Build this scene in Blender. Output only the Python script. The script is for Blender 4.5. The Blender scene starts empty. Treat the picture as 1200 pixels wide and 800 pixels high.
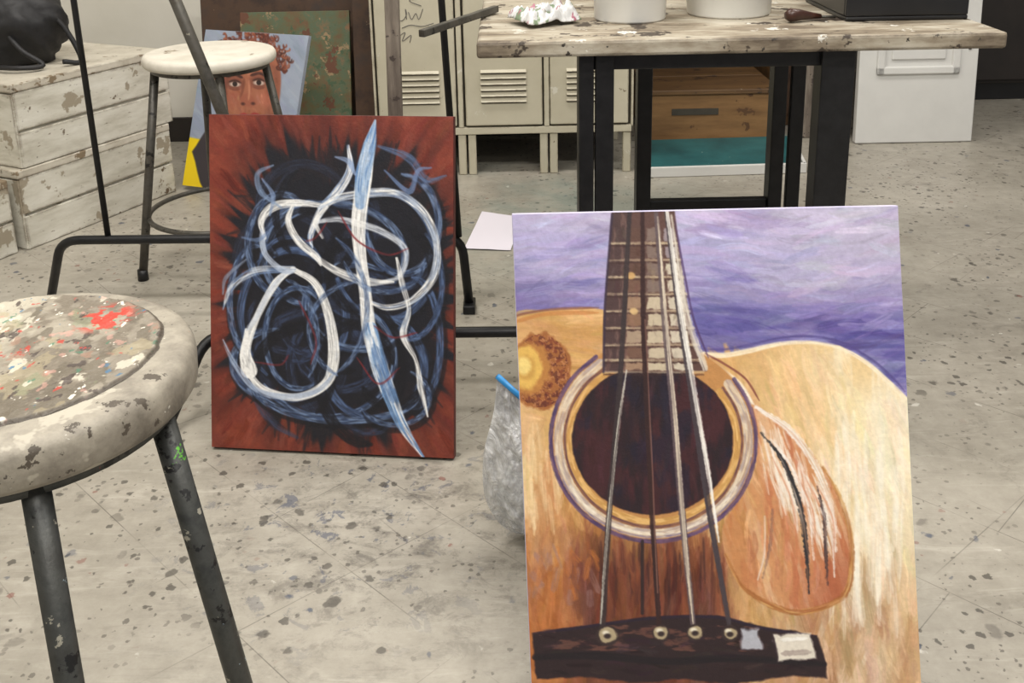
import bpy, bmesh, math, numpy as np
from mathutils import Vector, Matrix

# ------------------------------------------------------------------ colour
def s2l(c):
    c=np.asarray(c,dtype=float)
    return np.where(c<=0.04045,c/12.92,((c+0.055)/1.055)**2.4)
def C(r,g,b):
    v=s2l(np.array([r,g,b])/255.0)
    return (float(v[0]),float(v[1]),float(v[2]),1.0)

# ------------------------------------------------------------------ noise
_r=np.random.RandomState(7); TAB=_r.rand(256,256)
def vn(x,y,seed=0):
    x=x+seed*17.37; y=y+seed*9.71
    xi=np.floor(x).astype(int); yi=np.floor(y).astype(int)
    fx=x-xi; fy=y-yi; fx=fx*fx*(3-2*fx); fy=fy*fy*(3-2*fy)
    a=TAB[yi&255,xi&255]; b=TAB[yi&255,(xi+1)&255]
    c=TAB[(yi+1)&255,xi&255]; d=TAB[(yi+1)&255,(xi+1)&255]
    return (a*(1-fx)+b*fx)*(1-fy)+(c*(1-fx)+d*fx)*fy
def fbm(x,y,seed=0,o=4):
    t=0;a=1;s=0
    for i in range(o):
        t=t+a*vn(x*2**i,y*2**i,seed+i*3.1); s+=a; a*=.55
    return t/s
def sstep(a,b,x):
    t=np.clip((x-a)/(b-a),0,1); return t*t*(3-2*t)
def catmull(P,n=8):
    P=[np.array(p,float) for p in P]
    if len(P)<3: return np.array([P[0]+(P[-1]-P[0])*i/n for i in range(n+1)])
    Q=[2*P[0]-P[1]]+P+[2*P[-1]-P[-2]]; out=[]
    for i in range(1,len(Q)-2):
        p0,p1,p2,p3=Q[i-1:i+3]
        for k in range(n):
            t=k/n
            out.append(.5*((2*p1)+(-p0+p2)*t+(2*p0-5*p1+4*p2-p3)*t*t+(-p0+3*p1-3*p2+p3)*t**3))
    out.append(P[-1]); return np.array(out)

# ------------------------------------------------------------------ painter (brush-work on a canvas, in canvas-local units)
class Painter:
    def __init__(s,W,H,TL,TR,BL,base):
        s.W,s.H=W,H
        u,v=np.meshgrid(np.linspace(0,1,W),np.linspace(0,1,H))
        s.X=TL[0]+u*(TR[0]-TL[0])+v*(BL[0]-TL[0])
        s.Y=TL[1]+u*(TR[1]-TL[1])+v*(BL[1]-TL[1])
        s.img=np.ones((H,W,3))*np.array(base)/255.0
        s.k=0
    def mix(s,m,col,sl=None):
        col=np.array(col)/255.0 if not isinstance(col,np.ndarray) else col
        if sl is None: s.img=s.img*(1-m[...,None])+col*m[...,None]
        else: s.img[sl]=s.img[sl]*(1-m[...,None])+col*m[...,None]
    def win(s,P,pad):
        r=np.where((s.Y.max(1)>P[:,1].min()-pad)&(s.Y.min(1)<P[:,1].max()+pad))[0]
        if len(r)==0: return None
        X=s.X[r[0]:r[-1]+1]
        c=np.where((X.max(0)>P[:,0].min()-pad)&(X.min(0)<P[:,0].max()+pad))[0]
        if len(c)==0: return None
        return (slice(r[0],r[-1]+1),slice(c[0],c[-1]+1))
    def poly(s,pts,col,alpha=1,soft=2,warp=0,smooth=True,wsc=12):
        P=catmull(list(pts)+[pts[0]],5) if smooth else np.array(list(pts)+[pts[0]],float)
        sl=s.win(P,soft+warp+3)
        if sl is None: return
        X=s.X[sl]; Y=s.Y[sl]
        ins=np.zeros(X.shape,bool); dm=np.full(X.shape,1e9)
        for i in range(len(P)-1):
            x1,y1=P[i]; x2,y2=P[i+1]; dx,dy=x2-x1,y2-y1; L=dx*dx+dy*dy+1e-9
            t=np.clip(((X-x1)*dx+(Y-y1)*dy)/L,0,1)
            dm=np.minimum(dm,(X-x1-t*dx)**2+(Y-y1-t*dy)**2)
            if y1!=y2:
                cr=((y1>Y)!=(y2>Y))&(X<(x2-x1)*(Y-y1)/(y2-y1)+x1); ins^=cr
        sd=np.sqrt(dm)*np.where(ins,1,-1)
        s.k+=1
        if warp: sd=sd+warp*2*(fbm(X/wsc,Y/wsc,s.k)-.5)
        s.mix(np.clip(.5+sd/soft,0,1)*alpha,col,sl)
    def ell(s,cx,cy,rx,ry,col,alpha=1,soft=2,warp=0):
        sl=s.win(np.array([(cx-rx,cy-ry),(cx+rx,cy+ry)]),soft+warp+2)
        if sl is None: return
        X=s.X[sl]; Y=s.Y[sl]; d=np.sqrt(((X-cx)/rx)**2+((Y-cy)/ry)**2); s.k+=1
        sd=(1-d)*min(rx,ry)
        if warp: sd=sd+warp*2*(fbm(X/9,Y/9,s.k)-.5)
        s.mix(np.clip(.5+sd/soft,0,1)*alpha,col,sl)
    def stroke(s,pts,w,col,alpha=1,soft=1.6,br=.25,sm=True,n=8,col2=None,taper=True,rag=0):
        P=catmull(pts,n) if sm else np.array(pts,float)
        N=len(P)
        if np.isscalar(w):
            W=np.full(N,float(w))
            if taper:
                tt=np.linspace(0,1,N); W=W*np.clip(np.minimum(tt,1-tt)*6+.35,0,1)
        else: W=np.interp(np.linspace(0,1,N),np.linspace(0,1,len(w)),w)
        sl=s.win(P,W.max()+3+rag)
        if sl is None: return
        X=s.X[sl]; Y=s.Y[sl]
        best=np.full(X.shape,1e9); side=np.zeros(X.shape); al=np.zeros(X.shape)
        for i in range(N-1):
            x1,y1=P[i]; dx,dy=P[i+1]-P[i]; L=dx*dx+dy*dy+1e-9
            t=np.clip(((X-x1)*dx+(Y-y1)*dy)/L,0,1)
            d=np.sqrt((X-x1-t*dx)**2+(Y-y1-t*dy)**2)-.5*(W[i]*(1-t)+W[i+1]*t)
            sg=((X-x1)*dy-(Y-y1)*dx)/math.sqrt(L)
            u=d<best; best=np.where(u,d,best); side=np.where(u,sg,side); al=np.where(u,i+t,al)
        s.k+=1
        if rag: best=best+rag*2*(fbm(X/3,Y/3,s.k,3)-.5)
        mk=np.clip(.5-best/soft,0,1)
        if br: mk=mk*(1-br*1.6*np.clip(vn(side*.9,al*.35,s.k)-.25,0,1))
        if col2 is not None:
            q=np.clip((vn(side*.5,al*.3,s.k+5)-.35)*3,0,1)[...,None]
            cc=(np.array(col)*(1-q)+np.array(col2)*q)/255.0
            s.mix(mk*alpha,cc,sl)
        else: s.mix(mk*alpha,col,sl)
    def dabs(s,n,seed,L,W,dirf,jit,ok=None,al=.6):
        r=np.random.RandomState(seed)
        for i in range(n):
            iy=r.randint(s.H); ix=r.randint(s.W); x=s.X[iy,ix]; y=s.Y[iy,ix]
            if ok is not None and not ok(x,y): continue
            c=s.img[iy,ix]*255; g=r.normal(0,jit); c=c+g+r.normal(0,jit*.3,3)
            a=dirf(x,y)+r.normal(0,.16); l=L*r.uniform(.5,1.3); b=r.normal(0,l*.06)
            ca,sa=math.cos(a),math.sin(a)
            s.stroke([(x-ca*l/2,y-sa*l/2),(x-sa*b,y+ca*b),(x+ca*l/2,y+sa*l/2)],W*r.uniform(.5,1.3),np.clip(c,0,255).tolist(),al,2,.8,n=3)

# ------------------------------------------------------------------ scene helpers
COL=bpy.context.scene.collection
def root(name,loc):
    e=bpy.data.objects.new(name,None); e.location=loc; e.empty_display_size=.1; COL.objects.link(e); return e
def attach(o,par):
    if par is not None:
        o.parent=par; o.matrix_parent_inverse=Matrix.Translation(par.location).inverted()
def mesh_obj(name,V,F,mat,par=None,smooth=False,bevel=0,segs=2):
    me=bpy.data.meshes.new(name); me.from_pydata([tuple(map(float,v)) for v in V],[],[tuple(f) for f in F]); me.update()
    bm=bmesh.new(); bm.from_mesh(me); bmesh.ops.recalc_face_normals(bm,faces=bm.faces); bm.to_mesh(me); bm.free()
    if mat: me.materials.append(mat)
    if smooth:
        for p in me.polygons: p.use_smooth=True
    o=bpy.data.objects.new(name,me); COL.objects.link(o)
    if bevel:
        b=o.modifiers.new('bevel','BEVEL'); b.width=bevel; b.segments=segs; b.limit_method='ANGLE'
    attach(o,par); return o
BF=[(0,1,2,3),(4,7,6,5),(0,4,5,1),(1,5,6,2),(2,6,7,3),(3,7,4,0)]
def obox(name,o,a,b,c,mat,par=None,bevel=.003):
    o,a,b,c=[np.array(x,float) for x in (o,a,b,c)]
    V=[o,o+a,o+a+b,o+b,o+c,o+a+c,o+a+b+c,o+b+c]
    return mesh_obj(name,V,BF,mat,par,bevel=bevel)
def box(name,x0,x1,y0,y1,z0,z1,mat,par=None,bevel=.003):
    return obox(name,(x0,y0,z0),(x1-x0,0,0),(0,y1-y0,0),(0,0,z1-z0),mat,par,bevel)
def fillet(pts,rad=.03,n=6):
    P=[np.array(p,float) for p in pts]; out=[P[0]]
    for i in range(1,len(P)-1):
        a=P[i-1]-P[i]; b=P[i+1]-P[i]; la,lb=np.linalg.norm(a),np.linalg.norm(b)
        r=min(rad,la*.45,lb*.45); A=P[i]+a/la*r; B=P[i]+b/lb*r
        for k in range(n+1):
            t=k/n; out.append((1-t)**2*A+2*t*(1-t)*P[i]+t*t*B)
    out.append(P[-1]); return out
def sweep(name,pts,r,mat,par=None,segs=14,closed=False,square=False):
    P=[np.array(p,float) for p in pts]; n=len(P); V=[];F=[]
    R=r if hasattr(r,'__len__') else [r]*n
    up=None
    if square: segs=4
    for i in range(n):
        if closed: t=P[(i+1)%n]-P[i-1]
        else: t=P[min(i+1,n-1)]-P[max(i-1,0)]
        t=t/np.linalg.norm(t)
        if up is None:
            up=np.array([0,0,1.]) if abs(t[2])<.85 else np.array([0,1.,0])
        a=up-t*np.dot(up,t); a/=np.linalg.norm(a); up=a; b=np.cross(t,a)
        for k in range(segs):
            th=2*math.pi*(k+(.5 if square else 0))/segs
            V.append(P[i]+R[i]*(1.414 if square else 1)*(math.cos(th)*a+math.sin(th)*b))
    m=n if closed else n-1
    for i in range(m):
        j=(i+1)%n
        for k in range(segs): F.append((i*segs+k,i*segs+(k+1)%segs,j*segs+(k+1)%segs,j*segs+k))
    if not closed: F.append(tuple(range(segs))[::-1]); F.append(tuple((n-1)*segs+k for k in range(segs)))
    return mesh_obj(name,V,F,mat,par,smooth=not square,bevel=0 if not square else .002)
def lathe(name,prof,c,mat,par=None,segs=64,smooth=True):
    V=[];F=[]; n=len(prof)
    for (r,z) in prof:
        for k in range(segs):
            th=2*math.pi*k/segs; V.append((c[0]+r*math.cos(th),c[1]+r*math.sin(th),c[2]+z))
    for i in range(n-1):
        for k in range(segs): F.append((i*segs+k,i*segs+(k+1)%segs,(i+1)*segs+(k+1)%segs,(i+1)*segs+k))
    F.append(tuple(range(segs))); F.append(tuple((n-1)*segs+k for k in range(segs)))
    return mesh_obj(name,V,F,mat,par,smooth=smooth)
def grid_obj(name,pos,rgb,mat,par=None,mask=None):
    H,W=pos.shape[:2]; me=bpy.data.meshes.new(name)
    idx=np.arange(H*W).reshape(H,W)
    q=np.stack([idx[:-1,:-1],idx[1:,:-1],idx[1:,1:],idx[:-1,1:]],-1)
    q=q.reshape(-1,4)
    if mask is not None:
        mm=mask[:-1,:-1].ravel(); q=q[mm]
    n=len(q)
    me.vertices.add(H*W); me.vertices.foreach_set('co',pos.reshape(-1).astype(np.float32))
    me.loops.add(n*4); me.loops.foreach_set('vertex_index',q.ravel().astype(np.int32))
    me.polygons.add(n); me.polygons.foreach_set('loop_start',(np.arange(n)*4).astype(np.int32))
    me.polygons.foreach_set('use_smooth',np.ones(n,dtype=bool))
    me.update(calc_edges=True); 
    a=me.color_attributes.new('paint','FLOAT_COLOR','POINT')
    L=np.ones((H*W,4),np.float32); L[:,:3]=s2l(np.clip(rgb,0,1)).reshape(-1,3)
    a.data.foreach_set('color',L.ravel())
    me.materials.append(mat); o=bpy.data.objects.new(name,me); COL.objects.link(o); attach(o,par); return o

# ------------------------------------------------------------------ materials
class NB:
    def __init__(s,name):
        s.m=bpy.data.materials.new(name); s.m.use_nodes=True; s.t=s.m.node_tree; s.n=s.t.nodes; s.l=s.t.links
        s.b=s.n['Principled BSDF']; s.tc=s.n.new('ShaderNodeTexCoord')
    def map(s,loc=(0,0,0),rot=(0,0,0),sc=(1,1,1)):
        k=s.n.new('ShaderNodeMapping'); k.inputs[1].default_value=loc; k.inputs[2].default_value=rot; k.inputs[3].default_value=sc
        s.l.new(s.tc.outputs['Object'],k.inputs[0]); return k.outputs[0]
    def noise(s,v,scale,detail=5,rough=.6,dist=0):
        k=s.n.new('ShaderNodeTexNoise'); k.inputs['Scale'].default_value=scale; k.inputs['Detail'].default_value=detail
        k.inputs['Roughness'].default_value=rough; k.inputs['Distortion'].default_value=dist
        s.l.new(v,k.inputs['Vector']); return k.outputs[0]
    def vor(s,v,scale):
        k=s.n.new('ShaderNodeTexVoronoi'); k.inputs['Scale'].default_value=scale; s.l.new(v,k.inputs['Vector']); return k
    def ramp(s,f,stops,interp='LINEAR'):
        k=s.n.new('ShaderNodeValToRGB'); r=k.color_ramp; r.interpolation=interp
        while len(r.elements)<len(stops): r.elements.new(.5)
        for e,(p,c) in zip(r.elements,stops): e.position=p; e.color=c if len(c)==4 else (*c,1)
        s.l.new(f,k.inputs[0]); return k.outputs[0]
    def thr(s,f,a,b):
        k=s.n.new('ShaderNodeMapRange'); k.inputs[1].default_value=a; k.inputs[2].default_value=b; k.clamp=True
        s.l.new(f,k.inputs[0]); return k.outputs[0]
    def math(s,op,a,b):
        k=s.n.new('ShaderNodeMath'); k.operation=op
        for i,x in enumerate((a,b)):
            if isinstance(x,(int,float)): k.inputs[i].default_value=x
            else: s.l.new(x,k.inputs[i])
        return k.outputs[0]
    def mix(s,f,a,b,mode='MIX'):
        k=s.n.new('ShaderNodeMix'); k.data_type='RGBA'; k.blend_type=mode
        for i,x in ((0,f),(6,a),(7,b)):
            if isinstance(x,(int,float)): k.inputs[i].default_value=x
            elif isinstance(x,tuple): k.inputs[i].default_value=x
            else: s.l.new(x,k.inputs[i])
        return k.outputs[2]
    def bump(s,h,st=.3,d=.002):
        k=s.n.new('ShaderNodeBump'); k.inputs['Strength'].default_value=st; k.inputs['Distance'].default_value=d
        s.l.new(h,k.inputs['Height']); s.l.new(k.outputs[0],s.b.inputs['Normal'])
    def out(s,c,rough=.6,metal=0):
        if isinstance(c,tuple): s.b.inputs['Base Color'].default_value=c
        else: s.l.new(c,s.b.inputs['Base Color'])
        s.b.inputs['Roughness'].default_value=rough; s.b.inputs['Metallic'].default_value=metal; return s.m
def mottled(name,cols,scale=6,rough=.6,metal=0,spots=(),bump=.2,stretch=(1,1,1),detail=6,edge=None):
    b=NB(name); v=b.map(sc=stretch); f=b.noise(v,scale,detail,.65)
    n=len(cols); st=[(.33+.34*i/max(1,n-1),c) for i,c in enumerate(cols)]
    c=b.ramp(f,st)
    for i,(sc,scl,t) in enumerate(spots):
        vv=b.map(loc=(3.1*i+1,1.7*i,2.3*i),sc=stretch if scl<0 else (1,1,1))
        g=b.noise(vv,abs(scl),5,.65); c=b.mix(b.thr(g,t,t+.02),c,sc)
    if edge:   # paint worn off along sharp edges
        bv=b.n.new('ShaderNodeBevel'); bv.inputs['Radius'].default_value=edge[1]; bv.samples=4
        ge=b.n.new('ShaderNodeNewGeometry'); dt=b.n.new('ShaderNodeVectorMath'); dt.operation='DOT_PRODUCT'
        b.l.new(bv.outputs[0],dt.inputs[0]); b.l.new(ge.outputs['True Normal'],dt.inputs[1])
        m=b.thr(dt.outputs['Value'],.995,.9); m=b.math('MULTIPLY',m,b.thr(b.noise(b.map(loc=(5,5,5)),14,6,.7),.42,.56)); c=b.mix(m,c,edge[0])
    if bump:
        b.bump(b.noise(v,scale*6,4),bump,.002)
    return b.out(c,rough,metal)
def paintmat(name,rough=.45,bs=.35):
    b=NB(name); a=b.n.new('ShaderNodeAttribute'); a.attribute_name='paint'
    n1=b.noise(b.map(sc=(1,1,1)),220,3,.6)
    h=b.math('ADD',n1,b.noise(b.map(),40,4)); b.bump(h,bs,.0015)
    return b.out(a.outputs['Color'],rough)

M_black=mottled('black_steel',[C(17,17,19),C(30,30,32)],30,.45,.3,bump=.1)
M_dgrey=mottled('grey_steel',[C(62,60,56),C(86,83,77),C(72,66,58)],20,.45,.4,spots=[(C(150,145,130),40,.68),(C(36,34,32),30,.62)],bump=.15)
M_legfront=mottled('painted_steel_leg',[C(44,46,45),C(66,67,64),C(54,54,51)],25,.45,.3,
    spots=[(C(24,24,24),30,.58),(C(150,146,132),36,.65),(C(84,160,40),18,.67),(C(130,45,50),26,.70),(C(170,190,200),30,.70)],bump=.2)
M_post=mottled('worn_wood_post',[C(84,74,66),C(106,96,86),C(128,118,106)],12,.7,spots=[(C(60,50,45),25,.6)],stretch=(4,4,.6))
M_whiteseat=mottled('white_paint_seat',[C(190,184,170),C(214,208,196)],10,.55,spots=[(C(128,114,94),16,.63),(C(90,70,60),36,.69)])
WORN=C(96,80,62)
M_plat=mottled('chipped_white_boards',[C(176,171,156),C(200,196,183),C(214,211,200)],5,.65,
    spots=[(C(152,142,124),8,.60),(C(100,84,66),16,.665),(C(120,108,94),-26,.66),(C(70,58,48),50,.71)],stretch=(1,1,4),edge=(WORN,.014))
M_plattop=mottled('worn_platform_top',[C(160,152,136),C(188,181,166),C(204,198,184)],6,.65,
    spots=[(C(126,110,88),9,.60),(C(84,72,58),26,.66)],edge=(WORN,.012))
M_locker=mottled('beige_locker_enamel',[C(178,171,150),C(194,188,168)],3,.45,spots=[(C(120,110,90),22,.68),(C(200,196,182),14,.66)],bump=.05,edge=(C(110,98,78),.006))
M_lockerdk=mottled('locker_shadow_gap',[C(60,55,46),C(78,72,60)],8,.7)
M_table=mottled('worn_table_wood',[C(96,84,70),C(134,122,104),C(164,155,138),C(184,177,162)],6,.6,
    spots=[(C(62,52,43),9,.60),(C(206,203,194),13,.64),(C(50,44,38),38,.65),(C(60,70,84),24,.71)],stretch=(1,3,3),edge=(C(60,50,42),.008))
M_ply=mottled('brown_plywood',[C(106,76,45),C(132,98,60),C(148,112,72)],4,.6,spots=[(C(88,60,36),10,.62),(C(60,42,28),26,.68)],stretch=(.6,4,4))
M_plydk=mottled('dark_plywood_top',[C(80,57,36),C(110,82,50)],5,.55,spots=[(C(190,180,160),40,.72),(C(56,40,28),12,.6)],stretch=(.6,4,4))
M_teal=mottled('teal_board',[C(26,74,78),C(42,100,102)],7,.5,spots=[(C(170,180,170),35,.7)])
M_whitep=mottled('white_door_paint',[C(204,203,199),C(216,215,211)],3,.5,bump=.04)
M_bucket=mottled('white_plastic',[C(226,226,221),C(236,236,232)],4,.35,spots=[(C(190,185,170),20,.70)],bump=.02)
M_bplast=mottled('black_plastic',[C(18,18,20),C(30,30,32)],6,.35,bump=.05)
M_bag=mottled('black_nylon',[C(16,16,18),C(34,33,35)],14,.6,bump=.4)
M_wall=mottled('cream_wall',[C(208,204,192),C(220,216,206)],1.5,.8,bump=.05)
M_walldark=mottled('dark_back_wall',[C(40,34,30),C(56,48,42)],2,.8)
M_ceil=mottled('ceiling_paint',[C(215,214,210),C(222,221,218)],2,.9)
M_cab=mottled('shade_fill_cabinet',[C(28,24,22),C(44,37,33)],4,.6)
M_raw=mottled('raw_canvas_wood',[C(180,158,124),C(200,180,148)],8,.7)
M_redside=mottled('red_canvas_edge',[C(66,24,20),C(98,38,31)],12,.6)
M_lavside=mottled('lavender_canvas_edge',[C(170,165,200),C(205,200,215)],10,.6)
M_portside=mottled('portrait_edge',[C(130,140,158),C(160,166,178)],10,.6)
M_grn=mottled('mossy_brown_paint',[C(104,74,48),C(92,88,58),C(78,94,70),C(128,94,64)],14,.65,spots=[(C(146,122,90),18,.60),(C(64,84,58),24,.60),(C(96,58,38),12,.6)])
M_dkcan=mottled('umber_paint',[C(48,34,26),C(74,52,36),C(60,48,42)],9,.65,spots=[(C(120,100,76),24,.68)])
M_dkcan2=mottled('grey_green_paint',[C(58,56,50),C(80,76,64),C(50,42,36)],7,.65,spots=[(C(150,140,120),30,.7)])
M_ink=mottled('marker_ink',[C(88,86,82),C(110,106,100)],20,.6,bump=0)
M_blue=mottled('blue_zip_plastic',[C(30,110,170),C(40,130,190)],10,.35,bump=0)
M_brkn=mottled('dark_wood_handle',[C(48,26,20),C(74,42,30)],15,.35)
M_paint=paintmat('brushed_paint',.5,.3)
M_paintR=paintmat('brushed_paint_abstract',.42,.4)

# ------------------------------------------------------------------ floor
def floor_mat():
    b=NB('worn_concrete_floor'); v=b.map()
    c=b.ramp(b.noise(v,1.0,6,.6),[(.3,C(140,134,122)),(.5,C(156,150,138)),(.72,C(170,164,152))])
    fine=b.noise(v,18,8,.72); c=b.mix(.34,c,b.ramp(fine,[(.3,C(114,107,96)),(.5,C(154,148,136)),(.68,C(182,176,164))]))
    for rot,lo,col,al,sx in ((.6,.54,C(186,180,168),.4,5),(-.8,.58,C(112,105,95),.3,8),(-.2,.60,C(192,186,174),.4,10),(1.2,.61,C(104,98,89),.28,6)):
        sc=b.noise(b.map(loc=(sx,0,0),rot=(0,0,rot),sc=(1,sx,1)),5,7,.7,1.2); c=b.mix(b.math('MULTIPLY',b.thr(sc,lo,lo+.14),al),c,col)
    st=b.noise(b.map(loc=(4,2,0)),1.8,8,.7); c=b.mix(b.math('MULTIPLY',b.thr(st,.52,.70),.45),c,C(114,107,96))
    pt=b.thr(b.noise(b.map(loc=(1,5,0)),1.5,3),.46,.60)
    bl=b.math('MULTIPLY',b.thr(b.noise(b.map(loc=(6,1,0)),9,8,.72,.8),.57,.67),pt); c=b.mix(b.math('MULTIPLY',bl,.38),c,C(82,76,68))
    bl=b.thr(b.noise(b.map(loc=(2,7,0)),7,9,.75,.4),.65,.70); c=b.mix(b.math('MULTIPLY',bl,.35),c,C(86,81,76))
    def near(x,y,r0,r1):
        d=b.n.new('ShaderNodeVectorMath'); d.operation='DISTANCE'; b.l.new(v,d.inputs[0]); d.inputs[1].default_value=(x,y,0); return b.thr(d.outputs['Value'],r0,r1)
    z=b.math('MULTIPLY',near(-.22,1.50,.50,.1),b.thr(b.noise(b.map(loc=(3,9,0),sc=(1,1.5,1)),14,9,.80,.4),.50,.61)); c=b.mix(b.math('MULTIPLY',z,.6),c,C(70,65,60))
    z=b.math('MULTIPLY',near(-.3,1.55,.4,.1),b.thr(b.noise(b.map(loc=(8,4,0)),20,6,.7,.5),.59,.62)); c=b.mix(b.math('MULTIPLY',z,.65),c,C(62,70,90))
    z=b.math('MULTIPLY',near(1.0,1.7,.5,.1),b.thr(b.noise(b.map(loc=(5,3,0)),14,9,.78,.5),.56,.63)); c=b.mix(b.math('MULTIPLY',z,.35),c,C(88,82,74))
    for rot,w,h,al,mo in ((.78,.92,.20,.65,.0012),(-.70,1.6,.62,.5,.0014)):
        k=b.n.new('ShaderNodeTexBrick'); b.l.new(b.map(rot=(0,0,rot)),k.inputs['Vector'])
        k.inputs['Scale'].default_value=1; k.inputs['Mortar Size'].default_value=mo; k.inputs['Mortar Smooth'].default_value=.6
        k.inputs['Brick Width'].default_value=w; k.inputs['Row Height'].default_value=h
        bk=b.noise(b.map(loc=(9,mo*900,0)),4,5); f=b.math('MULTIPLY',k.outputs['Fac'],b.thr(bk,.40,.58))
        c=b.mix(b.math('MULTIPLY',f,al),c,C(74,68,61))
    def spl(c,scale,rmax,keep,col,loc,patch=None,al=.85):
        warp=b.n.new('ShaderNodeVectorMath'); warp.operation='ADD'
        nz=b.n.new('ShaderNodeTexNoise'); nz.inputs['Scale'].default_value=scale*2; nz.inputs['Detail'].default_value=5
        vm=b.map(loc=loc); b.l.new(vm,nz.inputs['Vector'])
        sc_=b.n.new('ShaderNodeVectorMath'); sc_.operation='SCALE'; b.l.new(nz.outputs['Color'],sc_.inputs[0]); sc_.inputs['Scale'].default_value=.7/scale
        b.l.new(vm,warp.inputs[0]); b.l.new(sc_.outputs[0],warp.inputs[1])
        k=b.vor(warp.outputs[0],scale)
        sp=b.n.new('ShaderNodeSeparateColor'); b.l.new(k.outputs['Color'],sp.inputs[0])
        q=b.thr(sp.outputs[0],keep,1.0); rad=b.math('MULTIPLY',b.math('MULTIPLY',q,q),rmax)
        m=b.thr(b.math('SUBTRACT',rad,k.outputs['Distance']),0,.07)
        if patch: m=b.math('MULTIPLY',m,b.thr(b.noise(b.map(loc=patch),1.8,3),.42,.54))
        return b.mix(b.math('MULTIPLY',m,al),c,col)
    c=spl(c,22,.34,.3,C(70,65,59),(0,0,0),(1,5,0),.75)
    c=spl(c,46,.42,.15,C(60,55,50),(3,1,0),(7,2,0),.75)
    c=spl(c,80,.40,.2,C(66,60,54),(4,6,0),(2,2,0),.65)
    c=spl(c,14,.20,.5,C(84,78,72),(5,1,0),None,.5)
    c=spl(c,24,.22,.75,C(206,202,192),(8,8,0),None,.7)
    c=spl(c,26,.32,.65,C(54,66,88),(2,8,0),(3,3,0),.75)
    c=spl(c,38,.3,.85,C(118,54,44),(6,3,0),(9,6,0),.6)
    tz=b.math('MULTIPLY',near(.05,3.1,.75,.1),b.thr(b.noise(b.map(loc=(2,2,2)),3,5),.4,.6))
    c=b.mix(b.math('MULTIPLY',tz,.5),c,C(98,124,120))
    b.bump(b.math('ADD',fine,b.noise(v,4,4)),.12,.003)
    b.out(c,.5)
    r=b.thr(b.noise(v,5,5),.3,.7); rr=b.math('ADD',b.math('MULTIPLY',r,.25),.30); b.l.new(rr,b.b.inputs['Roughness'])
    return b.m
FL=floor_mat()
mesh_obj('floor',[(-3.2,-2.5,0),(4.2,-2.5,0),(4.2,6.2,0),(-3.2,6.2,0)],[(0,1,2,3)],FL)
box('wall_left',-3.3,-3.2,-2.5,6.2,0,3.0,M_wall,bevel=0)
box('wall_back_left',-3.2,.20,4.05,4.15,0,3.0,M_wall,bevel=0)
box('wall_back',.20,4.2,6.1,6.2,0,3.0,M_walldark,bevel=0)
box('wall_side',.12,.20,4.15,6.1,0,3.0,M_walldark,bevel=0)
box('ceiling',-3.3,4.2,-2.5,6.2,3.0,3.06,M_ceil,bevel=0)
box('baseboard_left',-3.2,-3.185,-2.5,4.05,0,.1,M_cab,bevel=.002)
box('baseboard_back',-3.18,.20,4.035,4.05,0,.1,M_cab,bevel=.002)

# ------------------------------------------------------------------ canvases
def canvas(name,BL,U,V,thick,P,side,pm,wraps=True):
    BL,U,V=[np.array(x,float) for x in (BL,U,V)]
    n=np.cross(U,V); n/=np.linalg.norm(n)
    BL=BL+np.array([0,0,max(0,n[2])*thick+.0005])
    r=root(name,tuple(BL))
    obox('stretched_body',BL-n*thick,U,V,n*(thick-.0003),side,r,bevel=.0012)
    if P is not None:
        u=np.linspace(0.0015,.9985,P.W); v=np.linspace(.9985,0.0015,P.H)
        pos=BL+U*u[None,:,None]+V*v[:,None,None]+n*.0004
        grid_obj('painted_face',pos,P.img,pm,r)
    w=.04; Lu=np.linalg.norm(U); Lv=np.linalg.norm(V); uu=U/Lu; vv=V/Lv
    o=BL-n*(thick+.004)
    obox('stretcher_bottom',o+uu*.004+vv*.004,uu*(Lu-.008),vv*w,n*.004,M_raw,r,bevel=.001)
    obox('stretcher_top',o+uu*.004+vv*(Lv-w-.004),uu*(Lu-.008),vv*w,n*.004,M_raw,r,bevel=.001)
    return r
rs=np.random.RandomState(3)
def circ(cx,cy,rx,ry,a0,a1,n=9): return [(cx+rx*math.cos(math.radians(a0+(a1-a0)*i/n)),cy+ry*math.sin(math.radians(a0+(a1-a0)*i/n))) for i in range(n+1)]

# ---- abstract painting
P=Painter(470,660,(246,137),(530,137),(248,534),(112,46,34))
X,Y=P.X,P.Y
th=np.arctan2(Y-345,X-392); rr=np.sqrt((X-392)**2+(Y-345)**2)
P.mix(sstep(.35,.7,fbm(X/38,Y/30,1))*.6,(134,62,44)); P.mix(sstep(.48,.72,fbm(X/25,Y/60,4))*.55,(80,32,26))
P.mix(sstep(.5,.9,vn(th*22,rr/60,3))*.2,(76,28,22)); P.mix(sstep(.55,.8,fbm(X/14,Y/14,8))*.3,(148,80,58))
P.dabs(1100,5,30,7,lambda x,y: math.atan2(y-345,x-392),12,None,.5)
q=((np.abs(X-398)/116)**3+(np.abs(Y-345)/156)**3)**(1/3)
q=q+.34*(vn(th*13,rr/90,5)-.5)+.22*(vn(th*34,rr/60,6)-.5)
P.mix(sstep(1.38,.95,q)*.6,(56,26,25)); P.mix(sstep(1.12,.98,q),(22,22,30))
P.mix(sstep(.8,.3,q)*.4*sstep(.4,.7,fbm(X/20,Y/20,9)),(32,35,52))
e=lambda a:1/((abs(math.cos(a))**3+abs(math.sin(a))**3)**(1/3))
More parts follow.
